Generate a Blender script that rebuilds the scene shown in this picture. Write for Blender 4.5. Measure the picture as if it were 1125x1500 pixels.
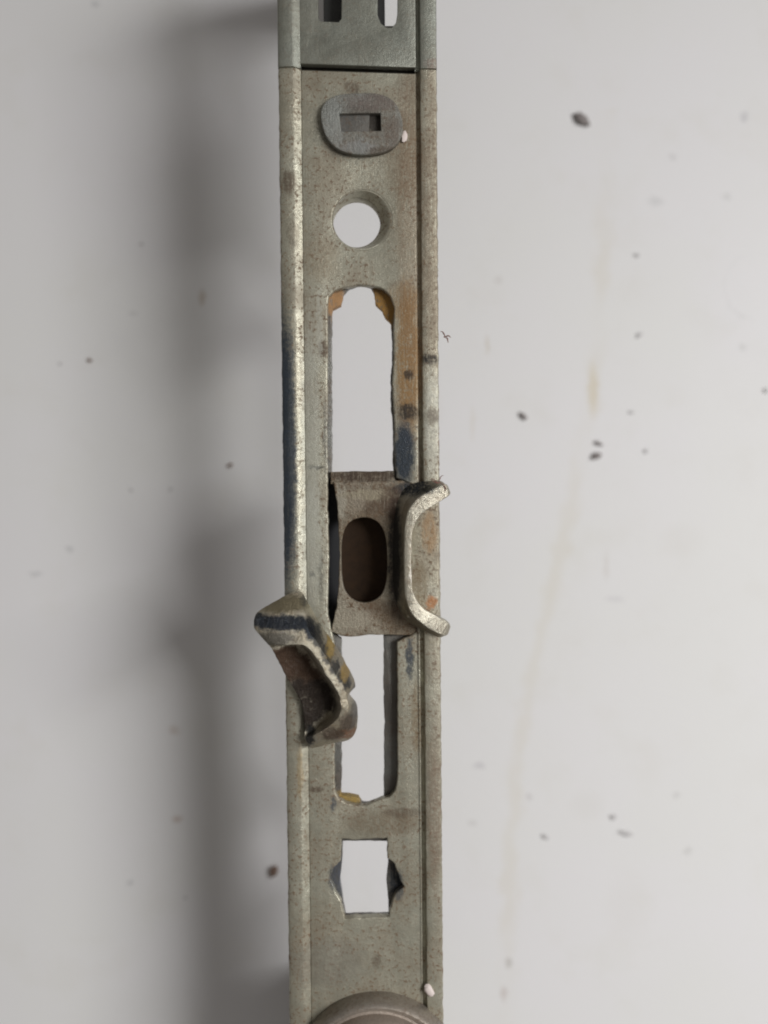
import bpy, bmesh, math, random
from mathutils import Vector, Matrix, noise

random.seed(7)
scene = bpy.context.scene
for o in list(bpy.data.objects):
    bpy.data.objects.remove(o)

# ------------------------------------------------------------------ camera
MM = 0.001
BAR_H = 0.0285                     # height of the bar's face over the table
CAM_D = 0.110                     # camera to bar face
CAM_Z = BAR_H + CAM_D
F_PX = 1265.0                     # focal length in photo pixels
cam_data = bpy.data.cameras.new('camera')
cam = bpy.data.objects.new('camera', cam_data)
scene.collection.objects.link(cam)
cam.location = (0, 0, CAM_Z)
cam_data.sensor_fit = 'VERTICAL'
cam_data.sensor_height = 24.0
cam_data.lens = 24.0 * F_PX / 1500.0
cam_data.clip_start = 0.004
cam_data.clip_end = 20.0
cam_data.dof.use_dof = True
cam_data.dof.focus_distance = CAM_D - 0.0015
cam_data.dof.aperture_fstop = 5.6
scene.camera = cam
scene.render.resolution_x = 768
scene.render.resolution_y = 1024

# ------------------------------------------------------------------ light
world = bpy.data.worlds.new('World')
scene.world = world
world.use_nodes = True
bg = world.node_tree.nodes['Background']
bg.inputs['Color'].default_value = (1.0, 0.95, 0.91, 1)
bg.inputs['Strength'].default_value = 0.18
ld = bpy.data.lights.new('window_light', 'AREA')
ld.shape = 'RECTANGLE'
ld.size = 0.18
ld.size_y = 0.24
ld.energy = 0.97
ld.spread = math.radians(105)
ld.color = (0.99, 0.985, 0.99)
lamp = bpy.data.objects.new('window_light', ld)
scene.collection.objects.link(lamp)
lamp.location = (0.36, 0.07, 0.42)
lamp.rotation_euler = (Vector((0.03, -0.13, 0.0)) - lamp.location).to_track_quat('-Z', 'Y').to_euler()

vs = scene.view_settings
vs.view_transform = 'Standard'
vs.look = 'None'
vs.exposure = 0.0
vs.gamma = 1.0
vs.use_curve_mapping = False
scene.render.engine = 'CYCLES'
scene.cycles.filter_width = 2.0

# ------------------------------------------------------------------ frames
BAR = Matrix.Translation((-0.0028, 0, BAR_H)) @ Matrix.Rotation(math.radians(1.5), 4, 'X') @ Matrix.Rotation(math.radians(0.50), 4, 'Z')
BARI = BAR.inverted()
EYE = Vector((0, 0, CAM_Z))

def ray(u, v):
    return Vector(((u - 562.5) / F_PX, -(v - 750.0) / F_PX, -1.0))

def P(u, v, z=0.0):
    """photo measure -> bar coordinates in mm, on the level z (mm) of the bar"""
    o = BARI @ EYE
    d = BARI.to_3x3() @ ray(u, v)
    t = (z * MM - o.z) / d.z
    p = o + d * t
    return Vector((p.x / MM, p.y / MM, z))

def T(u, v):
    """photo measure -> table point in metres"""
    d = ray(u, v)
    return EYE + d * (CAM_Z / 1.0)

col = scene.collection
def link(o, parent=None):
    col.objects.link(o)
    if parent is not None:
        o.parent = parent
    return o

def mesh_obj(name, me, mat, parent=None, smooth=35):
    for p in me.polygons:
        p.use_smooth = True
    me.set_sharp_from_angle(angle=math.radians(smooth))
    me.materials.clear()
    me.materials.append(mat)
    o = bpy.data.objects.new(name, me)
    return link(o, parent)

def jag(pts, amp, seed=0, step=0.55):
    """resample a closed outline (mm) and roughen it slightly"""
    out = []
    n = len(pts)
    for i in range(n):
        a, b = Vector(pts[i][:2]), Vector(pts[(i + 1) % n][:2])
        k = max(1, int((b - a).length / step))
        for j in range(k):
            q = a.lerp(b, j / k)
            w = noise.noise_vector(Vector((q.x * 1.3 + seed, q.y * 1.3, seed * 3.1)))
            w = w + noise.noise_vector(Vector((q.x * 3.1 + seed, q.y * 3.1, 1.0))) * 0.6
            w2 = noise.noise_vector(Vector((q.x * 0.45 + seed, q.y * 0.45, seed * 1.7)))
            out.append((q.x + amp * (w.x + w2.x), q.y + amp * (w.y + w2.y)))
    return out

def smooth_loop(pts, k=5):
    out = []
    n = len(pts)
    for i in range(n):
        p0, p1, p2, p3 = [Vector(pts[(i + j - 1) % n][:2]) for j in range(4)]
        for s in range(k):
            t = s / k
            q = 0.5 * ((2 * p1) + (p2 - p0) * t + (2 * p0 - 5 * p1 + 4 * p2 - p3) * t * t + (3 * p1 - p0 - 3 * p2 + p3) * t ** 3)
            out.append((q.x, q.y))
    return out

def plate_mesh(loops, z0, z1, bevel=0.12, res=2):
    """solid sheet from an outline and its holes (mm), rounded edges, metres out"""
    cu = bpy.data.curves.new('tmp', 'CURVE')
    cu.dimensions = '2D'
    cu.fill_mode = 'BOTH'
    for lp in loops:
        sp = cu.splines.new('POLY')
        sp.points.add(len(lp) - 1)
        for i, p in enumerate(lp):
            sp.points[i].co = (p[0], p[1], 0, 1)
        sp.use_cyclic_u = True
    cu.bevel_depth = bevel
    cu.bevel_resolution = res
    cu.offset = -bevel
    cu.extrude = max(0.01, (z1 - z0) / 2 - bevel)
    ob = bpy.data.objects.new('tmp', cu)
    col.objects.link(ob)
    dg = bpy.context.evaluated_depsgraph_get()
    me = bpy.data.meshes.new_from_object(ob.evaluated_get(dg))
    bpy.data.objects.remove(ob)
    bpy.data.curves.remove(cu)
    me.transform(Matrix.Scale(MM, 4) @ Matrix.Translation((0, 0, (z0 + z1) / 2)))
    bm = bmesh.new(); bm.from_mesh(me)
    bmesh.ops.remove_doubles(bm, verts=bm.verts, dist=1e-7)
    bmesh.ops.recalc_face_normals(bm, faces=bm.faces)
    bm.to_mesh(me); bm.free()
    return me

def loft_mesh(rings, closed=True, caps=True):
    """rings: lists of mm points, all the same length"""
    bm = bmesh.new()
    V = [[bm.verts.new(Vector(p) * MM) for p in r] for r in rings]
    n = len(rings[0])
    for i in range(len(V) - 1):
        for j in range(n if closed else n - 1):
            k = (j + 1) % n
            bm.faces.new((V[i][j], V[i][k], V[i + 1][k], V[i + 1][j]))
    if caps and closed:
        bm.faces.new(V[0]); bm.faces.new(V[-1])
    bmesh.ops.recalc_face_normals(bm, faces=bm.faces)
    me = bpy.data.meshes.new('m')
    bm.to_mesh(me); bm.free()
    return me

def join_meshes(ms):
    bm = bmesh.new()
    for m in ms:
        bm.from_mesh(m)
    me = bpy.data.meshes.new('m')
    bm.to_mesh(me); bm.free()
    for m in ms:
        bpy.data.meshes.remove(m)
    return me

def lathe_mesh(cx, cy, prof, n=72, wob=0.0):
    rings = []
    for r, z in prof:
        rings.append([(cx + r * math.cos(a), cy + r * math.sin(a), z) for a in [2 * math.pi * i / n for i in range(n)]])
    return loft_mesh(rings, caps=True)

# ------------------------------------------------------------------ materials
class NT:
    def __init__(self, name):
        self.m = bpy.data.materials.new(name)
        self.m.use_nodes = True
        self.t = self.m.node_tree
        self.b = self.t.nodes['Principled BSDF']
    def n(self, kind, **kw):
        nd = self.t.nodes.new(kind)
        for k, v in kw.items():
            setattr(nd, k, v)
        return nd
    def l(self, a, b):
        self.t.links.new(a, b)
    def put(self, sock, v):
        if isinstance(v, bpy.types.NodeSocket):
            self.l(v, sock)
        else:
            sock.default_value = v
    def math(self, op, a, b=0.0, c=None):
        nd = self.n('ShaderNodeMath', operation=op)
        self.put(nd.inputs[0], a); self.put(nd.inputs[1], b)
        if c is not None:
            self.put(nd.inputs[2], c)
        return nd.outputs[0]
    def vec(self, op, a, b):
        nd = self.n('ShaderNodeVectorMath', operation=op)
        self.put(nd.inputs[0], a); self.put(nd.inputs[1], b)
        return nd.outputs['Value'] if op == 'LENGTH' else nd.outputs[0]
    def ramp(self, v, lo, hi, a=0.0, b=1.0):
        nd = self.n('ShaderNodeMapRange', interpolation_type='SMOOTHSTEP')
        self.put(nd.inputs[0], v)
        nd.inputs[1].default_value = lo; nd.inputs[2].default_value = hi
        nd.inputs[3].default_value = a; nd.inputs[4].default_value = b
        return nd.outputs[0]
    def noise(self, vec, scale, detail=3, rough=0.55, color=False):
        nd = self.n('ShaderNodeTexNoise')
        self.l(vec, nd.inputs['Vector'])
        nd.inputs['Scale'].default_value = scale
        nd.inputs['Detail'].default_value = detail
        nd.inputs['Roughness'].default_value = rough
        return nd.outputs['Color'] if color else nd.outputs['Fac']
    def mix(self, fac, a, b):
        nd = self.n('ShaderNodeMix', data_type='RGBA')
        self.put(nd.inputs[0], fac)
        self.put(nd.inputs[6], a if isinstance(a, bpy.types.NodeSocket) else (*a, 1))
        self.put(nd.inputs[7], b if isinstance(b, bpy.types.NodeSocket) else (*b, 1))
        return nd.outputs[2]

def metal(name, base, alt, patches=(), rust=0.5, rough=0.36, metallic=0.62, bump=0.10, pz=0.0, contrast=1.0, edge=0.0, rustcol=(0.125, 0.068, 0.030), grain=1.0):
    """dull zinc-plated sheet; patches = (u, v, ru, rv, colour, strength[, glossy]) with sizes in photo pixels"""
    m = NT(name)
    tc = m.n('ShaderNodeTexCoord')
    mm = m.vec('MULTIPLY', tc.outputs['Object'], (1000, 1000, 1000))
    big = m.noise(mm, 0.16, 4)
    mid = m.noise(mm, 0.75, 5, 0.65)
    fine = m.noise(mm, 5.5, 5, 0.75)
    streak = m.noise(m.vec('MULTIPLY', mm, (5.5, 0.35, 5.5)), 1.0, 4, 0.6)
    c = m.mix(m.ramp(big, 0.35, 0.65), base, alt)
    k = m.math('ADD', m.math('MULTIPLY', mid, 0.45 * contrast), m.math('MULTIPLY', fine, 0.60 * contrast))
    k = m.math('ADD', k, m.math('MULTIPLY', streak, 0.14))
    k = m.math('ADD', k, 0.93 - 0.525 * contrast)
    hsv = m.n('ShaderNodeHueSaturation')
    m.put(hsv.inputs['Value'], k); m.put(hsv.inputs['Color'], c)
    c = hsv.outputs[0]
    # brown rust freckles in drifts
    spot = m.noise(mm, 2.1 * grain, 4, 0.7)
    drift = m.noise(m.vec('ADD', mm, (31, 7, 3)), 0.22, 3)
    rf = m.math('MULTIPLY', m.ramp(spot, 0.51, 0.62), m.ramp(drift, 0.30, 0.56))
    speck = m.math('MULTIPLY', m.ramp(m.noise(m.vec('ADD', mm, (3, 17, 5)), 4.2 * grain, 3, 0.6), 0.57, 0.66), 0.9)
    rf = m.math('MAXIMUM', rf, m.math('MULTIPLY', speck, m.math('MULTIPLY', m.ramp(mid, 0.40, 0.58), m.ramp(drift, 0.34, 0.6, 0.15, 1.0))))
    haze = m.math('MULTIPLY', m.ramp(drift, 0.42, 0.75), 0.45)
    rf = m.math('MULTIPLY', m.math('MAXIMUM', rf, haze), rust)
    c = m.mix(rf, c, rustcol)
    rg = m.math('ADD', m.math('MULTIPLY', mid, 0.22), rough - 0.10)
    rg = m.math('ADD', rg, m.math('MULTIPLY', rf, 0.35))
    met = m.math('MULTIPLY', m.math('SUBTRACT', 1.0, rf), metallic)
    warp = m.vec('MULTIPLY', m.vec('SUBTRACT', m.noise(mm, 0.9, 5, 0.7, True), (0.5, 0.5, 0.5)), (1.5, 1.5, 0))
    for pt in patches:
        u, v, ru, rv, colr, st = pt[:6]
        gl = pt[6] if len(pt) > 6 else 0.6
        lo = 0.9 if len(pt) > 7 else 0.2
        q = P(u, v, pz)
        d = m.vec('SUBTRACT', m.vec('ADD', mm, warp), (q.x, q.y, 0))
        d = m.vec('MULTIPLY', d, (11.5 / ru, 11.5 / rv, 0))
        f = m.ramp(m.math('ADD', m.vec('LENGTH', d, (0, 0, 0)), m.math('ADD', m.math('MULTIPLY', m.math('SUBTRACT', spot, 0.5), 0.6 if lo > 0.5 else 1.4), m.math('MULTIPLY', m.math('SUBTRACT', fine, 0.5), 0.35))), 1.18, 0.62)
        f = m.math('MULTIPLY', f, m.math('MULTIPLY', m.ramp(m.math('ADD', m.math('MULTIPLY', spot, 0.5), m.math('MULTIPLY', streak, 0.5)), 0.36, 0.52, lo, 1.0), st))
        c = m.mix(f, c, colr)
        nd = m.n('ShaderNodeMix'); m.put(nd.inputs[0], f); m.put(nd.inputs[2], rg); nd.inputs[3].default_value = gl
        rg = nd.outputs[0]
    if edge > 0:      # glints painted into colour and gloss along the sharp edges
        geo = m.n('ShaderNodeNewGeometry')
        w = m.math('ADD', geo.outputs['Pointiness'], m.math('MULTIPLY', m.math('SUBTRACT', spot, 0.5), 0.10))
        w = m.math('MULTIPLY', m.ramp(w, 0.54, 0.62), edge)
        c = m.mix(w, c, (0.66, 0.63, 0.56))
        nd = m.n('ShaderNodeMix'); m.put(nd.inputs[0], w); m.put(nd.inputs[2], rg); nd.inputs[3].default_value = 0.28
        rg = nd.outputs[0]
        nd = m.n('ShaderNodeMix'); m.put(nd.inputs[0], w); m.put(nd.inputs[2], met); nd.inputs[3].default_value = 0.9
        met = nd.outputs[0]
    m.l(c, m.b.inputs['Base Color'])
    m.l(rg, m.b.inputs['Roughness'])
    m.l(met, m.b.inputs['Metallic'])
    bp = m.n('ShaderNodeBump')
    bp.inputs['Strength'].default_value = 1.0
    bp.inputs['Distance'].default_value = bump * MM
    h = m.math('ADD', m.math('MULTIPLY', fine, 0.35), m.math('MULTIPLY', streak, 0.15))
    h = m.math('ADD', h, m.math('MULTIPLY', spot, 0.6))
    m.l(h, bp.inputs['Height'])
    m.l(bp.outputs[0], m.b.inputs['Normal'])
    return m.m

BLUE = (0.045, 0.058, 0.075)
RUST = (0.30, 0.17, 0.06)
BROWN = (0.10, 0.065, 0.040)
DARK = (0.022, 0.020, 0.018)
PALE = (0.50, 0.50, 0.43)

plate_patches = [
    (418, 660, 16, 225, BLUE, 0.98, 0.3, 1), (429, 655, 5, 200, (0.10,0.11,0.115), 0.7, 0.3),
    (424, 268, 12, 20, BROWN, 0.75), (430, 345, 9, 22, BROWN, 0.4),
    (598, 530, 20, 120, RUST, 0.85), (590, 440, 26, 30, RUST, 0.4),
    (599, 548, 9, 8, DARK, 0.9), (597, 603, 16, 14, DARK, 0.9),
    (592, 664, 17, 50, BLUE, 0.97, 0.25, 1),
    (630, 527, 14, 9, DARK, 0.95), (633, 620, 12, 85, PALE, 0.6),
    (632, 610, 12, 14, BROWN, 0.6), (646, 650, 4, 45, (0.16, 0.08, 0.05), 0.9),
    (474, 511, 8, 12, BROWN, 0.9), (463, 685, 13, 4, DARK, 0.85), (456, 842, 4, 4, DARK, 0.9),
    (470, 845, 4, 40, DARK, 0.5),
    (456, 640, 14, 190, PALE, 0.55), (457, 800, 16, 100, PALE, 0.5),
    (600, 965, 6, 35, BLUE, 0.85, 0.3),
    (488, 1178, 5, 11, BLUE, 0.8), (462, 1156, 12, 6, BROWN, 0.8),
    (600, 130, 25, 25, BROWN, 0.35), (516, 128, 12, 10, BROWN, 0.6),
    (560, 1205, 60, 22, (0.17, 0.12, 0.07), 0.55), (590, 235, 30, 70, (0.16, 0.10, 0.05), 0.45), (470, 380, 30, 40, (0.2, 0.14, 0.08), 0.35), (636, 1190, 12, 120, (0.17, 0.10, 0.06), 0.5), (590, 1190, 30, 8, BROWN, 0.5),
    (610, 1050, 8, 60, (0.2, 0.13, 0.06), 0.5),
    (480, 1410, 60, 40, (0.16, 0.13, 0.11), 0.35), (551, 1408, 7, 14, BROWN, 0.55),
    (615, 700, 5, 60, BROWN, 0.6), (487, 1288, 6, 22, BLUE, 0.7, 0.35), (584, 1298, 8, 24, BLUE, 0.7, 0.35), (478, 640, 5, 60, (0.07,0.07,0.07), 0.5, 0.3), (550, 180, 14, 16, DARK, 1.0, 0.7, 1), (526, 186, 66, 50, (0.05,0.042,0.034), 0.85), (602, 330, 22, 260, (0.22,0.13,0.07), 0.35), (632, 300, 12, 250, (0.2,0.12,0.07), 0.3), (634, 330, 14, 210, (0.20,0.16,0.11), 0.5), (638, 1000, 12, 420, (0.24,0.20,0.15), 0.35), (422, 420, 8, 40, (0.2,0.18,0.13), 0.4), (468, 480, 5, 60, PALE, 0.5), (440, 1130, 5, 45, (0.30, 0.20, 0.08), 0.5),  # dark ellipse behind the oval boss: its shadow rim, painted in
]
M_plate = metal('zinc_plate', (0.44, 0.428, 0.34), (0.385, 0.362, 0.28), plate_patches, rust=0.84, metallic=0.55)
M_cover = metal('zinc_cover', (0.30, 0.31, 0.265), (0.27, 0.275, 0.23), [(636, 97, 16, 8, (0.24, 0.17, 0.14), 0.6)], rust=0.25, rough=0.42)
M_rear = metal('rear_bar_steel', (0.17, 0.17, 0.155), (0.13, 0.12, 0.105), [
    (560, 450, 30, 34, (0.42, 0.24, 0.07), 1.0, 0.7), (492, 440, 16, 26, (0.42, 0.25, 0.12), 1.0, 0.7),
    (510, 1172, 26, 14, (0.36, 0.25, 0.08), 1.0), 
    (585, 1292, 16, 42, (0.03, 0.034, 0.04), 1.0), (490, 1292, 14, 42, (0.14, 0.15, 0.17), 1.0, 0.3)], rust=0.3)
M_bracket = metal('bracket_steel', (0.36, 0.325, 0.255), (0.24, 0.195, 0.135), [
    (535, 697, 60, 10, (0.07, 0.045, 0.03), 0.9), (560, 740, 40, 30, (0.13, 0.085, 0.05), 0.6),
    (580, 810, 12, 110, (0.03, 0.028, 0.027), 0.9), (612, 718, 40, 14, (0.02, 0.026, 0.032), 0.95, 0.35),  # tall dark patch at the flange foot: painted shade plus grime
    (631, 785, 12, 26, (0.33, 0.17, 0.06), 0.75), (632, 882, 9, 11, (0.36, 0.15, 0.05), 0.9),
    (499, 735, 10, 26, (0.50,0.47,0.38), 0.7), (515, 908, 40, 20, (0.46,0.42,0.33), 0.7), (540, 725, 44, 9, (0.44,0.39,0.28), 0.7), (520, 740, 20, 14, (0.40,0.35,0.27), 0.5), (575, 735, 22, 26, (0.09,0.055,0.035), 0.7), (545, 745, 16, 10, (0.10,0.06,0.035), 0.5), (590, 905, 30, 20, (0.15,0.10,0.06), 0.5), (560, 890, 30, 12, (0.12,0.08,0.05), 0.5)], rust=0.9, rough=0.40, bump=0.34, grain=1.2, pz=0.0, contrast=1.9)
M_wing = metal('wing_steel', (0.44, 0.42, 0.34), (0.36, 0.33, 0.25), [(629, 780, 12, 34, (0.33, 0.19, 0.08), 0.55), (632, 882, 8, 10, (0.40, 0.17, 0.06), 0.8), (615, 860, 12, 40, (0.22, 0.17, 0.1), 0.5)], rust=0.8, contrast=1.4, pz=0.85)
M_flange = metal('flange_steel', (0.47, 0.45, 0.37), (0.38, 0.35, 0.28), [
    (575, 810, 14, 125, (0.03, 0.028, 0.027), 0.97, 0.6, 1), (600, 714, 42, 13, (0.02, 0.026, 0.032), 0.97, 0.35)], rust=0.45, rough=0.30, bump=0.14, metallic=0.85, pz=1.5, edge=0.8)  # tall patch: shade of the flange's left face painted in, with grime
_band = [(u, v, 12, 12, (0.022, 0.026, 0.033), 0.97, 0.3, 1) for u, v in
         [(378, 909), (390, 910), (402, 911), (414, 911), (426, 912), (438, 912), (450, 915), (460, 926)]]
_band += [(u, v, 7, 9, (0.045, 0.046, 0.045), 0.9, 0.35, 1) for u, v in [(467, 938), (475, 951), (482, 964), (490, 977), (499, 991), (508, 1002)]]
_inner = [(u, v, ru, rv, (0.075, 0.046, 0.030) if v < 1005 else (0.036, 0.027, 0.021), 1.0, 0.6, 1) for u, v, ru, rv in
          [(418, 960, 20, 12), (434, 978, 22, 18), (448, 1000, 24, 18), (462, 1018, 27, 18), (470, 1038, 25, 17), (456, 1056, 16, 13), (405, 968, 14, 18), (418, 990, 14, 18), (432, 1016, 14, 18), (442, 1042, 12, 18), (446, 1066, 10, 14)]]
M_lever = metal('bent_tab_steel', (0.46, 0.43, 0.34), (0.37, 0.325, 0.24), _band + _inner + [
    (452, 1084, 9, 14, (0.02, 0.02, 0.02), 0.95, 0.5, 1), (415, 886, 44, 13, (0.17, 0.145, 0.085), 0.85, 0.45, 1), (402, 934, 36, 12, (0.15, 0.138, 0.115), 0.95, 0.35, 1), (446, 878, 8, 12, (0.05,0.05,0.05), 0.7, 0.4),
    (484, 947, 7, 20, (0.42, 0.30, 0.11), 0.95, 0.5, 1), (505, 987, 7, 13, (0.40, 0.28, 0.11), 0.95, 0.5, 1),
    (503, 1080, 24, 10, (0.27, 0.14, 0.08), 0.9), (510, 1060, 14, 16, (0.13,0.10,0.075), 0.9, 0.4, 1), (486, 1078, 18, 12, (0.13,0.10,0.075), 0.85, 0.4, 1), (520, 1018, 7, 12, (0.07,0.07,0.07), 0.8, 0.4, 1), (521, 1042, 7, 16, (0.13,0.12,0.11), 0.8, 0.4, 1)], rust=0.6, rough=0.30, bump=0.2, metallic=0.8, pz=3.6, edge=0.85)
M_boss = metal('rivet_steel', (0.285, 0.29, 0.262), (0.25, 0.24, 0.205), [(490, 185, 14, 40, (0.36,0.37,0.345), 0.6), (525, 215, 30, 10, (0.33,0.33,0.32), 0.5), (530, 160, 30, 8, (0.12,0.10,0.085), 0.5), (575, 195, 12, 24, (0.17,0.13,0.10), 0.6), 
    (545, 150, 40, 14, (0.19, 0.15, 0.13), 0.6), (560, 222, 25, 8, BROWN, 0.6)], rust=0.6, rough=0.5, bump=0.3, contrast=1.5, pz=0.85)
M_recess = metal('recess_steel', (0.17, 0.17, 0.16), (0.15, 0.145, 0.13), rust=0.4, rough=0.5, contrast=1.3)
M_knob = metal('knob_steel', (0.29, 0.27, 0.235), (0.25, 0.225, 0.19), [
    (556, 1585, 96, 92, (0.46, 0.385, 0.32), 0.9, 0.5, 1)], rust=0.5, rough=0.45, pz=5.2, contrast=1.3)
M_case = metal('case_steel', (0.20, 0.19, 0.165), (0.16, 0.15, 0.13), rust=0.5)

def plain(name, colr, rough=0.8, var=0.35, scale=4.0):
    m = NT(name)
    tc = m.n('ShaderNodeTexCoord')
    mm = m.vec('MULTIPLY', tc.outputs['Object'], (1000, 1000, 1000))
    f = m.noise(mm, scale, 4)
    dk = tuple(x * (1 - var) for x in colr)
    m.l(m.mix(f, dk, colr), m.b.inputs['Base Color'])
    m.b.inputs['Roughness'].default_value = rough
    return m.m

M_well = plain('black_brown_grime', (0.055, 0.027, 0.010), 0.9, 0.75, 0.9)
M_dark = plain('dark_inner_steel', (0.05, 0.05, 0.048), 0.5)
M_black = plain('gap_shade_black', (0.012, 0.013, 0.015), 0.7)  # near-black that stands in for shade in the bracket's side gap
M_grit = plain('dark_grit', (0.29, 0.26, 0.25))
M_grit2 = plain('brown_grit', (0.24, 0.16, 0.12))
M_grit3 = plain('grey_grit', (0.66, 0.645, 0.635))
M_flake = plain('white_flake', (0.80, 0.70, 0.65), 0.6, 0.15)
M_lint = plain('rusty_lint', (0.26, 0.13, 0.10))

def table_material():
    m = NT('white_laminate')
    tc = m.n('ShaderNodeTexCoord')
    mm = m.vec('MULTIPLY', tc.outputs['Object'], (1000, 1000, 1000))
    big = m.noise(mm, 0.025, 3)
    mid = m.noise(mm, 0.09, 4, 0.6)
    c = m.mix(m.ramp(big, 0.35, 0.65), (0.785, 0.774, 0.772), (0.776, 0.771, 0.752))
    c = m.mix(m.math('MULTIPLY', m.ramp(mid, 0.50, 0.75), 0.35), c, (0.73, 0.715, 0.675))
    # dried drip line running down the board: x = f(y)
    sep = m.n('ShaderNodeSeparateXYZ'); m.l(mm, sep.inputs[0])
    x, y = sep.outputs[0], sep.outputs[1]
    pts = [(888, 250), (880, 430), (868, 560), (835, 750), (795, 930), (755, 1130), (746, 1280), (742, 1450)]
    W = [T(*p) / MM for p in pts]
    fc = m.n('ShaderNodeFloatCurve')
    y0, y1 = W[-1].y, W[0].y
    m.put(fc.inputs['Value'], m.math('DIVIDE', m.math('SUBTRACT', y, y0), y1 - y0))
    cv = fc.mapping.curves[0]
    xs = [(w.x - 10) / 30 for w in W]
    for i, w in enumerate(reversed(W)):
        px = (w.y - y0) / (y1 - y0); py = (w.x - 10) / 30
        if i < 1:
            cv.points[0].location = (px, py)
        elif i == len(W) - 1:
            cv.points[-1].location = (px, py)
        else:
            cv.points.new(px, py)
    fc.mapping.update()
    line = m.math('ADD', m.math('MULTIPLY', fc.outputs[0], 30.0), 10.0)
    wob = m.math('MULTIPLY', m.math('SUBTRACT', m.noise(mm, 0.20, 4), 0.5), 5.0)
    d = m.math('ABSOLUTE', m.math('SUBTRACT', m.math('ADD', x, wob), line))
    s = m.ramp(d, 2.3, 0.2)
    patchy = m.ramp(m.noise(m.vec('MULTIPLY', mm, (1, 0.35, 1)), 0.12, 3), 0.42, 0.62, 0.15, 1.0)
    s = m.math('MULTIPLY', m.math('MULTIPLY', s, patchy), 0.34)
    s = m.math('MULTIPLY', s, m.math('MULTIPLY', m.math('GREATER_THAN', y, y0 - 6), m.math('LESS_THAN', y, y1 + 10)))
    c = m.mix(s, c, (0.70, 0.655, 0.555))
    # smudges and flecks soaked into the surface
    warp = m.vec('MULTIPLY', m.vec('SUBTRACT', m.noise(mm, 0.9, 3, 0.6, True), (0.5, 0.5, 0.5)), (1.4, 1.4, 0))
    for (u, v, ru, rv, st, colr) in [
            (869, 570, 9, 46, 0.55, (0.66, 0.58, 0.42)), (714, 505, 5, 16, 0.5, (0.60, 0.54, 0.44)), (692, 620, 4, 30, 0.3, (0.66, 0.6, 0.5)),
            (888, 830, 5, 24, 0.35, (0.62, 0.58, 0.54)), (900, 878, 16, 6, 0.3, (0.55, 0.53, 0.55)),
            (702, 1122, 12, 6, 0.45, (0.5, 0.48, 0.5)), (692, 1205, 9, 6, 0.3, (0.5, 0.48, 0.46)),
            (1007, 1247, 8, 7, 0.35, (0.5, 0.49, 0.47)), (738, 1455, 6, 14, 0.5, (0.55, 0.48, 0.45)), (745, 1410, 6, 10, 0.45, (0.4, 0.37, 0.33)),
            (775, 1167, 5, 6, 0.35, (0.45, 0.42, 0.42)), (990, 1165, 7, 6, 0.35, (0.48, 0.46, 0.45)), (960, 295, 14, 9, 0.35, (0.5, 0.5, 0.5)),
            (985, 230, 8, 7, 0.3, (0.5, 0.48, 0.48)), (1064, 288, 8, 7, 0.3, (0.5, 0.5, 0.48)), (1088, 508, 7, 6, 0.3, (0.5, 0.5, 0.48)),
            (296, 436, 6, 12, 0.5, (0.45, 0.36, 0.25)), (730, 410, 8, 7, 0.3, (0.56, 0.53, 0.5)), (1090, 172, 7, 9, 0.45, (0.45, 0.44, 0.46)),
            (102, 805, 8, 5, 0.4, (0.42, 0.42, 0.42)), (52, 840, 12, 5, 0.35, (0.42, 0.42, 0.42)), (190, 1293, 6, 5, 0.4, (0.4, 0.4, 0.4)), (195, 460, 10, 4, 0.3, (0.45, 0.44, 0.43)),
            (260, 1200, 10, 6, 0.55, (0.48, 0.36, 0.29)), (255, 1070, 10, 8, 0.4, (0.5, 0.4, 0.33)), (140, 6, 8, 6, 0.4, (0.42, 0.42, 0.42)),
            (640, 600, 10, 34, 0.15, (0.7, 0.66, 0.6)), (1000, 790, 40, 30, 0.22, (0.70, 0.68, 0.63)), (860, 1180, 30, 26, 0.2, (0.68, 0.66, 0.62)),
            (920, 1330, 40, 60, 0.18, (0.69, 0.67, 0.63))]:
        q = T(u, v) / MM
        dd = m.vec('MULTIPLY', m.vec('SUBTRACT', m.vec('ADD', mm, warp), (q.x, q.y, 0)), (9.3 / ru, 9.3 / rv, 0))
        f = m.math('MULTIPLY', m.ramp(m.vec('LENGTH', dd, (0, 0, 0)), 1.25, 0.25), st)
        c = m.mix(f, c, colr)
    # faint circular scratch of a cup
    q = T(1110, 420) / MM
    dd = m.vec('LENGTH', m.vec('SUBTRACT', m.vec('ADD', mm, warp), (q.x, q.y, 0)), (0, 0, 0))
    f = m.math('MULTIPLY', m.ramp(m.math('ABSOLUTE', m.math('SUBTRACT', dd, 5.4)), 0.5, 0.0), m.math('MULTIPLY', m.ramp(mid, 0.35, 0.6), 0.16))
    c = m.mix(f, c, (0.5, 0.49, 0.48))
    m.l(c, m.b.inputs['Base Color'])
    m.put(m.b.inputs['Roughness'], m.math('ADD', m.math('MULTIPLY', mid, 0.15), 0.48))
    m.b.inputs['Specular IOR Level'].default_value = 0.25
    bp = m.n('ShaderNodeBump')
    bp.inputs['Distance'].default_value = 0.03 * MM
    bp.inputs['Strength'].default_value = 0.5
    m.l(m.noise(mm, 0.8, 4), bp.inputs['Height'])
    m.l(bp.outputs[0], m.b.inputs['Normal'])
    return m.m

# ------------------------------------------------------------------ table
bm = bmesh.new()
bmesh.ops.create_grid(bm, x_segments=2, y_segments=2, size=0.45)
me = bpy.data.meshes.new('table_top'); bm.to_mesh(me); bm.free()
table = mesh_obj('table_top', me, table_material())
table['kind'] = 'structure'

# ------------------------------------------------------------------ the lock bar
root = bpy.data.objects.new('window_lock_bar', None)
link(root)
root.matrix_world = BAR
root['label'] = 'worn zinc-plated window lock bar with slots, rusty bracket and bent tab'
root['category'] = 'lock bar'

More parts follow.
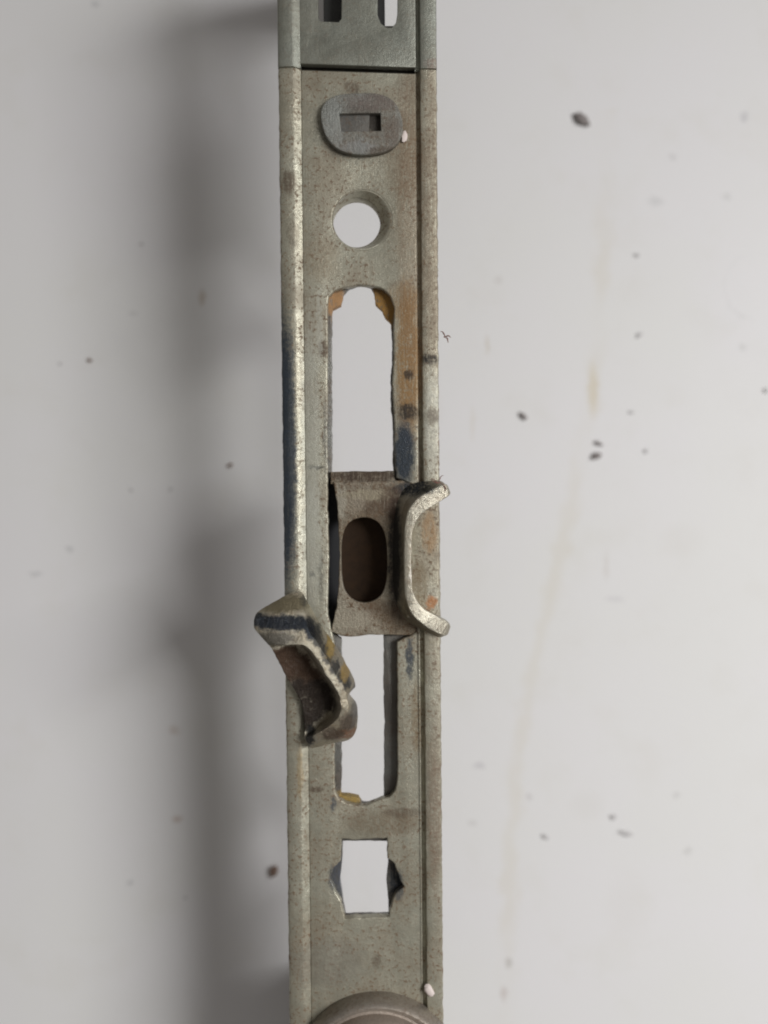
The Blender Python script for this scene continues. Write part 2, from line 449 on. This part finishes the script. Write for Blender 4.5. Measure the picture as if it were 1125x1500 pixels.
XL, XR = P(415.5, 750).x, P(644.0, 750).x
Y_TOP = P(520, -215).y
Y_BOT = P(540, 1760).y
Y_SEAM = P(520, 101).y

def px_loop(pts, z):
    return [tuple(P(u, v, z)[:2]) for u, v in pts]

def circle(u, v, r, z=0, n=48):
    c = P(u, v, z)
    rr = r / 11.5
    return [(c.x + rr * math.cos(2 * math.pi * i / n), c.y + rr * math.sin(2 * math.pi * i / n)) for i in range(n)]

# face plate: a pan with holes between two raised rails
xa, xb = XL + 2.78, XR - 2.62
upper_slot = px_loop([(480, 690), (480, 446), (482, 434), (490, 426), (505, 421), (525, 417), (548, 419), (562, 424), (572, 434), (577, 450), (577, 520), (575, 560), (578, 640), (580, 700), (612, 712), (612, 925), (582, 940), (582, 1140), (579, 1158), (570, 1168), (555, 1172), (535, 1181), (512, 1178), (498, 1172), (491, 1160), (490, 1100), (492, 950), (480, 900), (482, 800), (480, 740)], 0)
chip_hole = px_loop([(500, 1230), (567, 1229), (568, 1258), (578, 1266), (584, 1284), (592, 1298), (580, 1308), (574, 1322), (569, 1344), (505, 1346), (500, 1322), (492, 1308), (484, 1288), (488, 1272), (499, 1262)], 0)
floor_out = [(xa, Y_BOT), (xb, Y_BOT), (xb, Y_SEAM - 0.62), (xa, Y_SEAM - 0.02)]
floor_me = plate_mesh([floor_out, jag(upper_slot, 0.085, 3, 0.35), circle(530, 322, 43), jag(chip_hole, 0.12, 9, 0.3)], -1.2, 0.0, 0.20, 3)

def rail(side, y0, y1, dz=0.0, amp=0.05, seed=0.0, step=0.8):
    if side < 0:
        prof = [(0.12, -2.6), (0.0, -2.3), (0.0, 0.10), (0.10, 0.30), (0.30, 0.42), (1.0, 0.50), (1.75, 0.52), (1.98, 0.47), (2.20, 0.36), (2.45, 0.21), (2.65, 0.07), (2.80, -0.02), (2.82, -1.15), (1.4, -1.15), (1.2, -2.6)]
    else:
        prof = [(0.12, -2.6), (0.0, -2.3), (0.0, 0.06), (0.10, 0.20), (0.30, 0.28), (1.3, 0.34), (1.85, 0.34), (2.02, 0.28), (2.25, -0.42), (2.50, -0.52), (2.72, -0.40), (2.74, -1.15), (1.4, -1.15), (1.2, -2.6)]
    rings = []
    n = int(abs(y1 - y0) / step)
    for i in range(n + 1):
        y = y0 + (y1 - y0) * i / n
        ring = []
        for j, (x, z) in enumerate(prof):
            w = noise.noise(Vector((x * 2 + seed, y * 0.7, z * 2))) * amp + noise.noise(Vector((x + seed, y * 2.6, z))) * amp * 0.7
            wx = w if x < 0.5 else w * 0.5
            ring.append(((XL + x + wx) if side < 0 else (XR - x - wx), y, z + dz + w * 0.4))
        rings.append(ring)
    return loft_mesh(rings)

face_me = join_meshes([floor_me, rail(-1, Y_BOT, Y_SEAM + 0.2, 0, 0.08, 1, 0.35), rail(1, Y_BOT, Y_SEAM - 0.3, 0, 0.10, 5, 0.35)])
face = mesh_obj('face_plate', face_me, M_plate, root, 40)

# countersunk ring of the screw hole
c0, c1 = P(530, 322), P(522, 327, -1.5)
rings = []
for k, (r, z, t) in enumerate([(44, -0.06, 0), (42.0, -0.05, 0), (40.5, -0.35, 0.3), (36.5, -1.35, 0.95), (35.2, -1.55, 1.0), (35.2, -2.9, 1.0), (44, -2.9, 1.0), (44, -1.0, 0.5)]):
    c = c0.lerp(c1, t)
    rings.append([(c.x + r / 11.5 * math.cos(a), c.y + r / 11.5 * math.sin(a), z) for a in [2 * math.pi * i / 64 for i in range(64)]])
mesh_obj('countersink', loft_mesh(rings, caps=False), M_plate, face, 50)

# rear sliding bar seen through the slots
ZR = -1.3
rear_up = px_loop([(486, 700), (486, 474), (487, 454), (499, 447), (502, 430), (512, 421), (530, 417), (543, 420), (548, 431), (550, 446), (560, 455), (565, 465), (573, 474), (575, 520), (572, 560), (575, 640), (576, 700), (600, 705), (600, 925), (561, 932), (563, 1050), (562, 1170), (545, 1178), (530, 1177), (525, 1168), (500, 1165), (500, 936), (482, 922), (470, 905), (470, 705)], ZR)
rear_chip = px_loop([(502, 1232), (568, 1232), (569, 1262), (566, 1290), (569, 1320), (569, 1342), (506, 1343), (502, 1318), (498, 1290), (501, 1262)], ZR)
rear_out = [(XL + 1.5, Y_BOT + 2), (XR - 1.5, Y_BOT + 2), (XR - 1.5, Y_SEAM + 6), (XL + 1.5, Y_SEAM + 6)]
mesh_obj('sliding_bar', plate_mesh([rear_out, jag(rear_up, 0.09, 14, 0.3), jag(rear_chip, 0.06, 25), circle(522, 327, 37, ZR)], -2.5, ZR, 0.08), M_rear, root)

# cover plate on the upper end, slotted, one sheet higher
s1 = px_loop([(466, -300), (466, 26), (470, 31), (496, 32), (500, 27), (502, -300)], 0.4)
s2 = px_loop([(552, -300), (553, 22), (558, 34), (566, 40), (574, 40), (580, 33), (582, 20), (583, -300)], 0.4)
s1 = [(p[0], min(p[1], Y_TOP - 5)) for p in s1]
s2 = [(p[0], min(p[1], Y_TOP - 5)) for p in s2]
cov = plate_mesh([[(xa, Y_SEAM + 0.55), (xb, Y_SEAM - 0.05), (xb, Y_TOP), (xa, Y_TOP)], s1, s2], -0.6, 0.38, 0.10)
cover = mesh_obj('cover_plate', join_meshes([cov, rail(-1, Y_SEAM, Y_TOP, 0.34, 0.03, 11), rail(1, Y_SEAM - 0.3, Y_TOP, 0.34, 0.03, 17)]), M_cover, root, 40)
# inner strip behind the first slot
q0, q1 = P(474, 36, -2.0), P(505, -200, -2.0)
mesh_obj('inner_strip', plate_mesh([[(q0.x, q0.y), (q1.x, q0.y), (q1.x, Y_TOP - 2), (q0.x, Y_TOP - 2)]], -3.4, -2.0, 0.1), M_dark, cover)
q0, q1 = P(546, 36, -1.0), P(562, -200, -1.0)
mesh_obj('inner_strip', plate_mesh([[(q0.x, q0.y), (q1.x, q0.y), (q1.x, Y_TOP - 2), (q0.x, Y_TOP - 2)]], -3.4, -2.0, 0.1), M_dark, cover)

# oval boss with its rectangular recess
bo = smooth_loop(px_loop([(470, 165), (480, 148), (498, 140), (525, 138), (555, 139), (576, 149), (587, 168), (590, 190), (583, 210), (566, 223), (540, 228), (512, 226), (490, 216), (475, 195)], 0.5), 4)
rc = px_loop([(497, 168), (557, 167), (558, 193), (500, 194)], 0.5)
boss = mesh_obj('rivet_boss', plate_mesh([bo, rc], -0.2, 0.85, 0.16, 3), M_boss, root)
ra, rb = P(490, 201, 0.0), P(565, 161, 0.0)
xp = P(540, 180, 0.1).x
mesh_obj('recess', plate_mesh([[(ra.x, ra.y), (xp, ra.y), (xp + 0.15, rb.y), (ra.x, rb.y)]], -0.1, 0.28, 0.06), M_recess, boss)

# ------------------------------------------------------------------ bracket in the slot
br = bpy.data.objects.new('slide_bracket', None)
link(br, root)
ZB = -0.25
base_out = px_loop([(488, 706), (560, 704), (640, 703), (645, 720), (646, 900), (640, 930), (600, 931), (540, 930), (515, 933), (500, 932), (485, 925), (493, 890), (497, 840), (497, 790), (494, 740)], ZB)
oval = smooth_loop(px_loop([(532, 758), (551, 763), (563, 780), (567, 810), (566, 850), (557, 873), (536, 883), (515, 877), (503, 858), (500, 820), (502, 785), (512, 765)], ZB), 4)
# stays below the rail on the right: cut to the pan
base_in = [(min(x, xb - 0.3), y) for x, y in base_out]
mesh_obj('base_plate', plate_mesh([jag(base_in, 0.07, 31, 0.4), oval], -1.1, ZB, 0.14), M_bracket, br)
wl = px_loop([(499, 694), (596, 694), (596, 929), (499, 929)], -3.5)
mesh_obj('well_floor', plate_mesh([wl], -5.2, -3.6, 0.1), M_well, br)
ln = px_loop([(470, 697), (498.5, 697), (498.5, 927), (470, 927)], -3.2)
mesh_obj('gap_shade_strip', plate_mesh([ln], -5.0, -3.2, 0.1), M_black, br)  # black strip painting the deep shade of the gap beside the base
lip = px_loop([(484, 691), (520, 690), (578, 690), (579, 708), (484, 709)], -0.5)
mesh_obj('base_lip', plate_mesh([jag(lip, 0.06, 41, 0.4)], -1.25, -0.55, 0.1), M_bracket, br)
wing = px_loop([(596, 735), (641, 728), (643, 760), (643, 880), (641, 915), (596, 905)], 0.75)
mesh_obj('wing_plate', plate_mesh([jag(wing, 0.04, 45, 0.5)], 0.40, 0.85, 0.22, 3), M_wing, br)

def crom(a, k):
    out = []
    n = len(a)
    for i in range(n - 1):
        p0, p1, p2, p3 = Vector(a[max(i - 1, 0)]), Vector(a[i]), Vector(a[i + 1]), Vector(a[min(i + 2, n - 1)])
        for s in range(k):
            t = s / k
            out.append(0.5 * ((2 * p1) + (p2 - p0) * t + (2 * p0 - 5 * p1 + 4 * p2 - p3) * t * t + (3 * p1 - p0 - 3 * p2 + p3) * t ** 3))
    out.append(Vector(a[-1]))
    return out

def sweep(stations, k=5, amp=0.05, seed=0, fillet=0.22):
    """stations: rows of 3-D mm points going round the section; corners get rounded"""
    cols = [crom([st[j] for st in stations], k) for j in range(len(stations[0]))]
    rings = []
    for i in range(len(cols[0])):
        pts = [c[i] for c in cols]
        ring = []
        n = len(pts)
        for j in range(n):
            a, b, c = pts[j - 1], pts[j], pts[(j + 1) % n]
            la, lc = (a - b).length, (c - b).length
            fa = b + (a - b) * min(0.40, fillet / max(la, 1e-4))
            fc = b + (c - b) * min(0.40, fillet / max(lc, 1e-4))
            for t in (0.0, 0.33, 0.67, 1.0):
                q = fa * (1 - t) ** 2 + b * (2 * t * (1 - t)) + fc * t * t
                w = noise.noise_vector(q * 1.1 + Vector((seed, 0, 0))) * amp + noise.noise_vector(q * 3.0 + Vector((seed, 0, 0))) * amp * 0.5
                ring.append(q + w)
        rings.append(ring)
    return loft_mesh(rings)

def st(inn, out, foot, zt, zw, zf, zo=None):
    zo = zt if zo is None else zo
    a, b, c = P(*inn, zt), P(*out, zo), P(*foot, zf)
    w = P(*inn, zt); w.z = zw
    d = Vector((c.x, c.y, zf - 0.5)); e = Vector((w.x, w.y, min(zw, zf) - 0.1 if zw < zf else zw))
    mid = b.lerp(c, 0.55); mid = mid + (Vector((a.x, a.y, mid.z)) - mid) * 0.12
    return [a, b, mid, c, d, w]

fl = [((660, 722), (657, 714), (653, 710), 1.0, 0.4, 0.45),
      ((657, 727), (651, 709), (643, 704), 1.5, 0.5, 0.4),
      ((641, 737), (624, 721), (612, 706), 2.5, 0.5, 0.1),
      ((619, 752), (602, 741), (588, 720), 2.9, 0.5, -0.3),
      ((606, 772), (594, 764), (578, 754), 3.0, 0.5, -0.35),
      ((603, 800), (592, 800), (575, 800), 3.0, 0.5, -0.35),
      ((603, 850), (592, 850), (575, 850), 3.0, 0.5, -0.35),
      ((607, 872), (594, 876), (580, 882), 3.0, 0.5, -0.35),
      ((619, 889), (603, 899), (593, 906), 2.9, 0.5, -0.3, 3.20),
      ((637, 901), (622, 917), (614, 921), 2.5, 0.5, 0.1, 3.00),
      ((656, 911), (648, 931), (643, 933), 1.5, 0.5, 0.4, 2.00),
      ((660, 918), (656, 929), (652, 931), 1.0, 0.4, 0.45, 1.3)]
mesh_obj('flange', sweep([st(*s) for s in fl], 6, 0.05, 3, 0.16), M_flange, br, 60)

# ------------------------------------------------------------------ bent tab
def stl(inn, out, foot, far, zt, zf, zr):
    a, b, c, f = P(*inn, zt), P(*out, zt - 0.35), P(*foot, zf), P(*far, zr)
    mid = b.lerp(c, 0.5); mid.z += 0.25
    d = Vector((c.x * 0.75 + f.x * 0.25, c.y * 0.75 + f.y * 0.25, min(zf, zr) - 0.7))
    e = Vector((f.x, f.y, zr - 0.6))
    deep = a.lerp(f, 0.25); deep.z = min(zt, zr) - 0.9 if zt - zr > 1.0 else (zt + zr) / 2 - 0.3
    return [a, b, mid, c, d, e, f, deep]
lv = [((383, 933), (373, 922), (374, 908), (382, 932), 4.2, 3.7, 3.9),
      ((393, 943), (374, 918), (377, 896), (392, 944), 4.7, 3.3, 3.8),
      ((414, 945), (404, 920), (403, 880), (398, 950), 5.0, 2.4, 3.0),
      ((434, 945), (443, 923), (437, 865), (402, 958), 5.0, 1.6, 2.6),
      ((447, 946), (457, 931), (452, 884), (407, 968), 5.0, 1.4, 2.3),
      ((465, 966), (474, 957), (472, 917), (415, 983), 4.9, 1.2, 2.0),
      ((481, 993), (490, 985), (499, 957), (426, 1002), 4.7, 1.0, 1.8),
      ((496, 1016), (506, 1011), (521, 1001), (440, 1026), 4.4, 0.9, 1.6),
      ((499, 1029), (509, 1026), (512, 1015), (443, 1037), 4.25, 1.4, 1.55),
      ((500, 1041), (511, 1041), (524, 1036), (445, 1048), 4.1, 0.8, 1.5),
      ((491, 1057), (499, 1065), (518, 1079), (446, 1062), 3.8, 0.8, 1.5),
      ((468, 1073), (474, 1083), (486, 1089), (446, 1072), 3.3, 0.8, 1.6),
      ((450, 1080), (455, 1095), (460, 1096), (445, 1082), 2.6, 0.9, 1.7)]
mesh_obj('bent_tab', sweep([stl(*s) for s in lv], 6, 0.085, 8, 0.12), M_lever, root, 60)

# ------------------------------------------------------------------ round knob at the lower end
kc = P(553, 1571, 0)
kn = mesh_obj('knob', lathe_mesh(kc.x, kc.y, [(8.0, -0.1), (10.7, -0.05), (10.75, 0.2), (10.5, 1.8), (10.35, 2.4), (10.05, 2.65), (9.7, 2.6), (9.45, 2.2), (9.2, 1.8), (8.9, 1.9), (8.3, 4.6), (8.0, 5.0), (7.5, 5.2), (5.0, 5.3), (0.4, 5.35)], 96), M_knob, root, 40)
# gear case and foot that carry the bar on the table
def world_drop(u, v):
    """local z (mm) at which the table lies under a bar point"""
    p = BAR @ (P(u, v) * MM)
    return -p.z / MM + 0.15
g0, g1 = P(470, 1530, -3), P(600, 1740, -3)
zb = world_drop(535, 1600)
gc = [(g0.x, g0.y), (g1.x, g0.y), (g1.x, g1.y), (g0.x, g1.y)]
mesh_obj('gear_case', plate_mesh([gc], zb + 0.5, -2.45, 0.5, 3), M_case, root)
h0, h1 = P(436, 770, -2.6), P(470, 1520, -2.6)
mesh_obj('shadow_rib', plate_mesh([[(h0.x, h0.y), (h0.x + 2.6, h0.y), (h0.x + 2.6, h1.y), (h0.x, h1.y)]], -9.5, -2.45, 0.3), M_case, root)  # unseen rib, added to block slot light and deepen the table shadow
f0, f1 = P(490, -120, -2), P(560, -205, -2)
zb2 = world_drop(525, -160)
mesh_obj('foot', plate_mesh([[(f0.x, f0.y), (f1.x, f0.y), (f1.x, f1.y), (f0.x, f1.y)]], zb2 + 0.4, -2.3, 0.3), M_case, root)

# ------------------------------------------------------------------ grit and flakes
def crumb(name, mat, center, size, rot, label, cat, group=None, seed=0, flat=0.6):
    bm = bmesh.new()
    bmesh.ops.create_icosphere(bm, subdivisions=2, radius=1.0)
    for v in bm.verts:
        k = 1 + 0.55 * noise.noise(v.co * 1.3 + Vector((seed * 5.3, 1, 2))) + 0.2 * noise.noise(v.co * 3.1 + Vector((seed, 4, 2)))
        v.co = v.co * k
        v.co.x *= size[0] / 2 * MM; v.co.y *= size[1] / 2 * MM; v.co.z *= min(size) / 2 * flat * MM
    me = bpy.data.meshes.new(name); bm.to_mesh(me); bm.free()
    o = mesh_obj(name, me, mat, None, 70)
    lo = min(v.co.z for v in me.vertices)
    o.location = Vector(center) + Vector((0, 0, -lo * 0.9))
    o.rotation_euler = (0, 0, rot)
    o['label'] = label; o['category'] = cat
    if group:
        o['group'] = group
    return o

S = 1 / 9.3
def on_table(u, v):
    p = T(u, v); return (p.x, p.y, 0.0)
crumb('grit_crumb', M_grit, on_table(851, 176), (26 * S, 13 * S), math.radians(-42), 'largest dark elongated crumb, alone on the white table right of the oval boss', 'crumb', None, 1)
crumb('grit_crumb', M_grit, on_table(766, 610), (14 * S, 8 * S), math.radians(-40), 'dark crumb alone between the long slot and the close pair of crumbs', 'crumb', None, 2)
crumb('grit_crumb', M_grit, on_table(873, 668), (14 * S, 10 * S), math.radians(15), 'larger, blacker crumb of the close pair by the yellowish stain', 'crumb', None, 3)
crumb('grit_crumb', M_grit, on_table(876, 650), (13 * S, 6 * S), math.radians(-20), 'smaller, thinner crumb of the close pair by the yellowish stain', 'crumb', None, 4)
crumb('grit_crumb', M_grit2, on_table(401, 1275), (13 * S, 17 * S), math.radians(-25), 'brown crumb in the shadow against the shaded edge of the metal bar', 'crumb', None, 5)
lab = 'tiny grey grit speck on the lit table beyond the upper half of the drip streak'
for i, (u, v, a, b, r) in enumerate([(936, 491, 12, 7, 35), (933, 374, 10, 6, 0), (924, 604, 9, 5, 0), (946, 661, 8, 6, 20), (1122, 572, 8, 8, 0)]):
    crumb('grit_speck', M_grit3, on_table(u, v), (a * S, b * S), math.radians(r), lab, 'speck', 'grey grit specks on the lit side of the table', 10 + i, 0.25)
for i, (u, v, a, b, r, lb) in enumerate([
        (799, 1226, 12, 7, -15, 'lone grey speck close beside the drip streak, level with the square hole'),
        (916, 1220, 22, 8, -12, 'long pale grey speck, the longer of two lying together on the lit table'),
        (898, 1197, 11, 8, 0, 'short pale grey speck, the rounder of two lying together on the lit table')]):
    crumb('grit_speck', M_grit3, on_table(u, v), (a * S, b * S), math.radians(r), lb, 'speck', 'grey grit specks on the lit side of the table', 20 + i, 0.25)
lab = 'tiny dark speck of grit on the dim shadow side of the white table'
for i, (u, v, a, b, r) in enumerate([(131, 528, 9, 6, -20), (336, 682, 10, 6, 25), (88, 533, 7, 4, 0), (192, 718, 7, 4, -30), (250, 717, 6, 4, 0), (207, 358, 7, 4, -10), (272, 1315, 5, 4, 0)]):
    crumb('grit_speck', M_grit3 if i > 1 else M_grit2, on_table(u, v), (a * S, b * S), math.radians(r), lab, 'speck', 'dark grit specks on the shadow side of the table', 30 + i, 0.25)

def on_bar(u, v, z):
    return tuple(BAR @ (P(u, v, z) * MM))
crumb('paint_flake', M_flake, on_bar(592, 201, 0.0), (0.85, 1.5), math.radians(-10), 'pinkish white flake stuck beside the oval boss', 'flake', None, 51, 0.5)
crumb('paint_flake', M_flake, on_bar(628, 1450, 0.30), (1.0, 1.7), math.radians(35), 'white flake on the rail next to the round knob', 'flake', None, 52, 0.5)

def lint(u, v, z, label, seed, n=3, r=0.07, size=1.0):
    rnd = random.Random(seed)
    ms = []
    for k in range(n):
        p = Vector((0, 0, 0)); a = rnd.uniform(0, 6.28); pts = []
        for s in range(9):
            pts.append(p.copy()); a += rnd.uniform(-0.9, 0.9)
            p = p + Vector((math.cos(a), math.sin(a), rnd.uniform(-0.1, 0.2))) * 0.22 * size
        rings = []
        for i, q in enumerate(pts):
            d = (pts[min(i + 1, 8)] - pts[max(i - 1, 0)]).normalized()
            sd = Vector((-d.y, d.x, 0)).normalized(); up = d.cross(sd)
            rr = r * (1 - abs(i - 4) / 6)
            rings.append([q + sd * (rr * math.cos(t)) + up * (rr * math.sin(t)) for t in (0, 1.26, 2.51, 3.77, 5.03)])
        ms.append(loft_mesh(rings))
    o = mesh_obj('lint', join_meshes(ms), M_lint, None, 70)
    o.location = on_bar(u, v, z)
    o['label'] = label; o['category'] = 'lint'
lint(650, 494, 0.25, 'reddish wisp of lint on the bar edge above the black mark', 4, 3, 0.10, 0.6)
lint(646, 708, 1.6, 'rusty wisp of fibre at the upper ear of the bracket', 9, 4, 0.08, 0.8)
